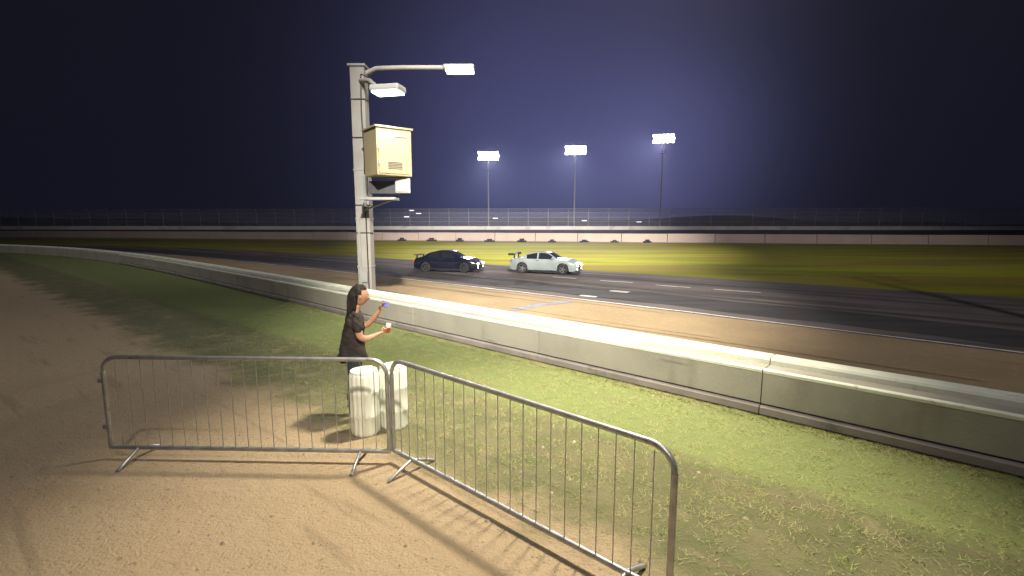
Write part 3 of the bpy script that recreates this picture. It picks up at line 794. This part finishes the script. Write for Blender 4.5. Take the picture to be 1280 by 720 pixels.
topB = [(-2.1, .72), (-2.0, .90), (-1.45, .95), (-.90, 1.20), (-.5, 1.29), (.05, 1.31), (.28, 1.27), (.92, .95), (1.5, .87), (1.95, .72), (2.1, .60)]
beltB = [(-2.1, .66), (-1.95, .84), (-1.2, .89), (.85, .88), (1.5, .81), (1.95, .68), (2.1, .56)]
CS = .815
ca = make_car('race_car', topA, beltA, M['black'], M['rimdark'], (.34, .98), (-1.55, -.98), (-1.05, -.35, .62), False)
ca.location = (-3.28, 24.95, .016); ca.rotation_euler.z = R(-13); ca.scale = (CS,)*3
tag(ca, 'black coupe with lit headlights drifting along the track, the left one of two cars', 'car', 'cars racing on the track')
cw = make_car('race_car', topB, beltB, M['white'], M['rim'], (.34, .90), (-1.40, -.92), (-1.0, -.35, .58), True)
cw.location = (1.70, 24.1, .016); cw.rotation_euler.z = R(-20); cw.scale = (CS,)*3
tag(cw, 'white coupe with a tall rear wing drifting ahead of the black car', 'car', 'cars racing on the track')

# ------------------------------------------------------------------ ground litter near the barrier
rnd = random.Random(5)
b = MB()
for i in range(9000):
    cx = rnd.uniform(-7, 6); t = rnd.random()
    base = Ywall(cx); cy = base-.03-abs(rnd.gauss(0, .12)) if rnd.random() < .28 else 3.9-.79*cx+(base-3.9+.79*cx)*rnd.random()**.75
    if cy > base-.02 or cy < 2.5: continue
    big = 1.6 if base-cy < .25 else 1.0
    for j in range(rnd.randint(6, 14)):
        x = cx+rnd.gauss(0, .035); y = cy+rnd.gauss(0, .035)
        if y > Ywall(x)-.01: continue
        h = rnd.uniform(.012, .034)*big; a = rnd.uniform(0, 6.28); w = rnd.uniform(.002, .004)
        dx, dy = math.cos(a)*w, math.sin(a)*w; q = rnd.uniform(1.0, 2.6)*h; a2 = rnd.uniform(0, 6.28); lx, ly = math.cos(a2)*q, math.sin(a2)*q
        b.add([(x-dx, y-dy, .004), (x+dx, y+dy, .004), (x+lx, y+ly, h)], [(0, 1, 2)])
tag(b.build('grass', M['blade']), 'short sparse grass blades growing along the pit wall verge', 'grass', kind='stuff')
b = MB()
for i in range(1600):
    x = rnd.uniform(-3.5, 2.5); y = rnd.uniform(1.8, 6.0)
    s = rnd.uniform(.003, .011)*(2.6 if rnd.random() < .05 else 1); a = rnd.uniform(0, 6.28)
    if y > Ystrip(x)-.2: continue
    vs = [(x+math.cos(a+q)*s*rnd.uniform(.7, 1.2), y+math.sin(a+q)*s*rnd.uniform(.7, 1.2), .0045) for q in (0, 1.3, 2.5, 3.8, 5)]
    vs.append((x, y, .005+s*.8))
    b.add(vs, [(k, (k+1) % 5, 5) for k in range(5)])
tag(b.build('pebbles', M['pebble']), 'small pale stones scattered over the bare dirt', 'pebbles', kind='stuff')

# ------------------------------------------------------------------ lights
def spot(name, loc, aim, W, deg, blend, col, size=.3):
    l = bpy.data.lights.new(name, 'SPOT'); l.energy = W; l.spot_size = R(deg); l.spot_blend = blend; l.color = col; l.shadow_soft_size = size
    o = bpy.data.objects.new(name, l); COL.objects.link(o); o.location = loc
    o.rotation_euler = (Vector(aim)-Vector(loc)).to_track_quat('-Z', 'Y').to_euler(); return o
# mast of the spectator area, standing right of the view with an arm reaching over the barrier
mast = tag(empty('spectator_mast', (12.5, 7.8, 0)), 'tall grey floodlight mast with a long arm over the spectator area', 'floodlight')
MB().tube([(0, 0, 0), (0, 0, 12.4)], [.2, .13], 12).build('pole', M['polepaint'], mast)
MB().tube([(0, 0, 12.3), (-4, 0, 12.7), (-9.7, -.1, 12.6)], .07, 10).build('mast_arm', M['polepaint'], mast)
MB().box((-9.8, -.1, 12.55), (.7, .5, .14)).build('lamp_head', M['lightgrey'], mast, bevel=.03)
spot('near_flood', (2.7, 7.7, 12.4), (.35, 4.6, 0), 12800, 42, .85, (1, .90, .70), .55)
# grandstand flood mast behind the camera
gm = tag(empty('grandstand_mast', (5, -16, 0)), 'tall grandstand floodlight mast behind the spectators', 'floodlight')
MB().tube([(0, 0, 0), (0, 0, 31)], [.3, .2], 12).build('pole', M['polepaint'], gm)
MB().box((0, .1, 31.2), (4.5, .3, 1.2)).build('lamp_bank', M['darkgrey'], gm)
MB().box((0, .1, 19.2), (4.5, .3, 1.2)).build('lamp_bank', M['darkgrey'], gm)
spot('pit_flood', (4, -15.2, 19), (-.2, 12.0, 0), 46000, 22, .8, (1, .93, .76), .5)
spot('track_flood', (5, -15.2, 19), (1.4, 22.6, 0), 140000, 28, .8, (1, .95, .86), .5)
spot('infield_flood', (6, -15.2, 31), (2.5, 60, 0), 560000, 35, .85, (1, .95, .88), .5)
spot('side_fill_wide', (3, -15.2, 31), (-16, 30, 0), 15000, 75, .9, (1, .95, .88), .8)  # added fill spots, only there to brighten the left and right sides
spot('side_fill_wide', (7, -15.2, 31), (22, 30, 0), 15000, 75, .9, (1, .95, .88), .8)
spot('side_fill_far', (5, -15.2, 31), (30, 75, 0), 48000, 50, .9, (1, .95, .88), .8)  # added fill spots that lift the far ground on both sides
spot('side_fill_far', (5, -15.2, 31), (-38, 75, 0), 48000, 50, .9, (1, .95, .88), .8)
for k, (xx, h, t) in enumerate(TW):
    spot('tower_flood', (xx, 99.6, h), (xx*.15, 45, 0), 42000, 26, .8, (.95, .95, 1), .8)
spot('post_lamp', (-1.5, 14.35, 6.70), (-1.3, 13.6, 0), 700, 120, .8, (1, .96, .88), .25)
spot('post_lamp', (-3.09, 12.5, 5.62), (-3.0, 12.2, 0), 350, 130, .8, (.88, 1, .92), .2)

hm = bpy.data.materials.new('night_haze'); hm.use_nodes = True; hn = hm.node_tree.nodes; hn.remove(hn['Principled BSDF'])
pv = hn.new('ShaderNodeVolumePrincipled'); pv.inputs['Density'].default_value = .0007; pv.inputs['Color'].default_value = (.60, .64, 1, 1); pv.inputs['Anisotropy'].default_value = .6
hm.node_tree.links.new(pv.outputs[0], hn['Material Output'].inputs['Volume'])
hz = MB().box((0, 70, 17), (420, 260, 36)).build('haze', hm); tag(hz, 'thin night haze lit by the floodlights', 'haze', kind='stuff')
# ------------------------------------------------------------------ night sky
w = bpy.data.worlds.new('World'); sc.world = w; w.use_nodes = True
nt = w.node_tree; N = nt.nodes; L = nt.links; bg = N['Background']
tc = N.new('ShaderNodeTexCoord'); nrm = N.new('ShaderNodeVectorMath'); nrm.operation = 'NORMALIZE'
L.new(tc.outputs['Generated'], nrm.inputs[0])
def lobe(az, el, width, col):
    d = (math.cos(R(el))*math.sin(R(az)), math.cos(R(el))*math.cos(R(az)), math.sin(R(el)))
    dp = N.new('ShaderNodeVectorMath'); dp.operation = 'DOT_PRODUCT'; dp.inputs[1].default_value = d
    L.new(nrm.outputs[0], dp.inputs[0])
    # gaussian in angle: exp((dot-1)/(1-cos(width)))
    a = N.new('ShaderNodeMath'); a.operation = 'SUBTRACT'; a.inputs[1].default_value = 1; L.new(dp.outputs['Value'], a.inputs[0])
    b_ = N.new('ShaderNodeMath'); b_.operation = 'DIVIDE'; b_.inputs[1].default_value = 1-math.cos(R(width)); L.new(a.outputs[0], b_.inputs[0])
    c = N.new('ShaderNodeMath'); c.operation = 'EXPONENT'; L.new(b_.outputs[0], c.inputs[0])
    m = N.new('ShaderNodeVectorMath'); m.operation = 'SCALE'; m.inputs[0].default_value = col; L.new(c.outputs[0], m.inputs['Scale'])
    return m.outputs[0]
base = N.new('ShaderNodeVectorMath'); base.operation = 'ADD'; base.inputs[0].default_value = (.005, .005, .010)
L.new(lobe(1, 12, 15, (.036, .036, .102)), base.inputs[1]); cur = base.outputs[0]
for q in (lobe(17, 8, 9.5, (.055, .057, .14)), lobe(18, 30, 10, (.025, .022, .04)), lobe(0, 1, 11, (.0, .006, .03))):  # right-hand lobes put the glow of floodlit haze into the sky colour
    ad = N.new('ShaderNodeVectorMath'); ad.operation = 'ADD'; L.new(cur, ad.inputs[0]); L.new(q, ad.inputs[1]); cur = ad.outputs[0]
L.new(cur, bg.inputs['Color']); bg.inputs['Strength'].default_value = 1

# ------------------------------------------------------------------ camera
cam = bpy.data.cameras.new('Camera'); co = bpy.data.objects.new('Camera', cam); COL.objects.link(co)
cam.sensor_width = 36; cam.lens = 600/1280*36; cam.clip_end = 3000; cam.clip_start = .05
co.location = (0, 0, 2.45); co.rotation_euler = (R(90)-math.atan(80/600), 0, 0)
sc.camera = co
sc.view_settings.view_transform = 'Standard'; sc.view_settings.look = 'None'
sc.view_settings.exposure = .25; sc.view_settings.gamma = 1
